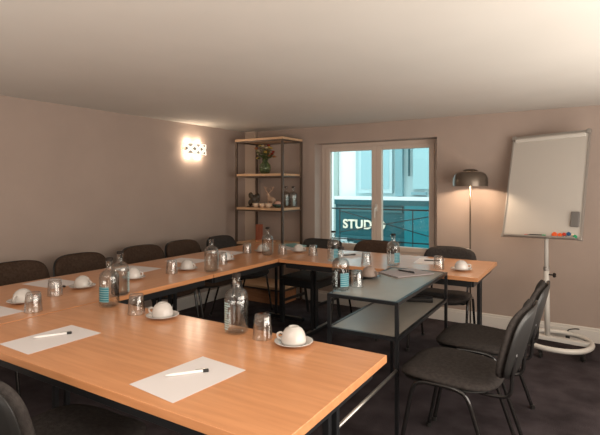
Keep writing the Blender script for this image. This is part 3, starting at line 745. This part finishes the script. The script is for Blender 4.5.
# ------------------------------------------------------------------ floor lamp
fl = thing('floor_lamp', 'bronze floor lamp with a dome shade, lit, right of the window', 'lamp', (2.85, -0.24, 0))
bm = NB(); add_lathe(bm, [(0, 0), (.13, 0), (.13, .012), (.125, .018), (.02, .022), (0, .022)], 32); obj('base', bm, 'bronze', fl)
bm = NB(); add_tube(bm, [(0, 0, .02), (0, 0, 1.50)], .0075, 10); obj('pole', bm, 'bronze', fl, smooth=True)
prof = [(.156, 1.352), (.158, 1.385), (.154, 1.425), (.140, 1.462), (.112, 1.482), (.070, 1.490), (.067, 1.487), (.110, 1.478), (.136, 1.459), (.150, 1.424), (.154, 1.385), (.152, 1.352), (.156, 1.352)]
bm = NB(); add_lathe(bm, prof, 48); bmesh.ops.remove_doubles(bm, verts=bm.verts, dist=1e-5)
shd = obj('lamp_shade', bm, mat('shade_bronze', (0.15, 0.12, 0.095), 0.3, 0.6), fl); auto(shd, 50)
bm = NB(); add_lathe(bm, [(0, 1.512), (.035, 1.512), (.060, 1.504), (.069, 1.4905), (0, 1.4905)], 32); obj('top_cap', bm, 'bronze', fl)
bm = NB(); bmesh.ops.create_uvsphere(bm, u_segments=20, v_segments=12, radius=.03, matrix=Matrix.Translation((0.045, 0, 1.425))); obj('bulb', bm, mat('bulb_glow', (1, 1, 1), 0.5, emit=(1.0, 0.78, 0.52), es=18), fl, smooth=True)
for zz in ():
    pass
l = lamp('floor_lamp_light', 'POINT', (0.0, -0.055, 1.415), 13.0, (1.0, 0.76, 0.54), 0.025); l.parent = fl

# ------------------------------------------------------------------ wall lamp on the left wall
wlp = thing('wall_lamp', 'white perforated wall lamp, lit, on the left wall', 'lamp', (0, -0.977, 1.768))
def lattice():
    bm = NB(); nu, nv = 120, 42; W_, H_ = .355, .118; grid = {}
    def P(i, j, off):
        u = -1 + 2 * i / nu; z = (-.5 + j / nv) * H_
        a = u * PI / 2 * .96
        return Vector((0.012 + (.085 + off) * max(0, math.cos(a)) ** .7, (W_ / 2 + off) * math.sin(a), z))
    cells = []
    for i in range(nu):
        for j in range(nv):
            u = (-1 + 2 * (i + .5) / nu) ; yy = math.sin(u * PI / 2 * .96) * W_ / 2; zz = (-.5 + (j + .5) / nv) * H_
            a_ = (yy / .108 + zz / .084); b_ = (yy / .108 - zz / .084)
            fa, fb = a_ - math.floor(a_) - .5, b_ - math.floor(b_) - .5
            hole = abs(fa) < .29 and abs(fb) < .29 and abs(zz) < H_ / 2 - .006
            if not hole: cells.append((i, j))
    for off in (0, -.005):
        for i in range(nu + 1):
            for j in range(nv + 1): grid[i, j, off] = bm.verts.new(P(i, j, off))
    S = set(cells)
    for (i, j) in cells:
        o = [grid[i, j, 0], grid[i + 1, j, 0], grid[i + 1, j + 1, 0], grid[i, j + 1, 0]]
        n = [grid[i, j, -.005], grid[i + 1, j, -.005], grid[i + 1, j + 1, -.005], grid[i, j + 1, -.005]]
        bm.faces.new(o); bm.faces.new(n[::-1])
        for (di, dj, p, q) in ((0, -1, 0, 1), (1, 0, 1, 2), (0, 1, 2, 3), (-1, 0, 3, 0)):
            if (i + di, j + dj) not in S: bm.faces.new((o[q], o[p], n[p], n[q]))
    for v in [v for v in bm.verts if not v.link_faces]: bm.verts.remove(v)
    return bm
obj('lamp_shade', lattice(), mat('glowing_ceramic', (0.85, 0.82, 0.78), 0.4, emit=(1.0, 0.90, 0.78), es=0.85), wlp)
bm = NB(); add_box(bm, .052, .056, -.150, .150, -.056, .056); add_box(bm, 0, .052, -.03, .03, -.02, .02); obj('hole_dark_plate', bm, mat('lamp_grey', (0.16, 0.16, 0.14), 0.5), wlp)  # dark plate added so the lattice holes look dark and the bulbs stay hidden
for s in (-1, 1):
    bm = NB(); add_tube(bm, [(.03, -.09, s * .040), (.03, .09, s * .040)], .008, 12); obj('bulb', bm, mat('tube_glow', (1, 1, 1), 0.5, emit=(1.0, 0.82, 0.62), es=6), wlp, smooth=True)
    for q in (-.08, .08): l = lamp('wall_lamp_light', 'POINT', (.040, q, s * .068), 1.25, (1.0, 0.80, 0.60), 0.012); l.parent = wlp
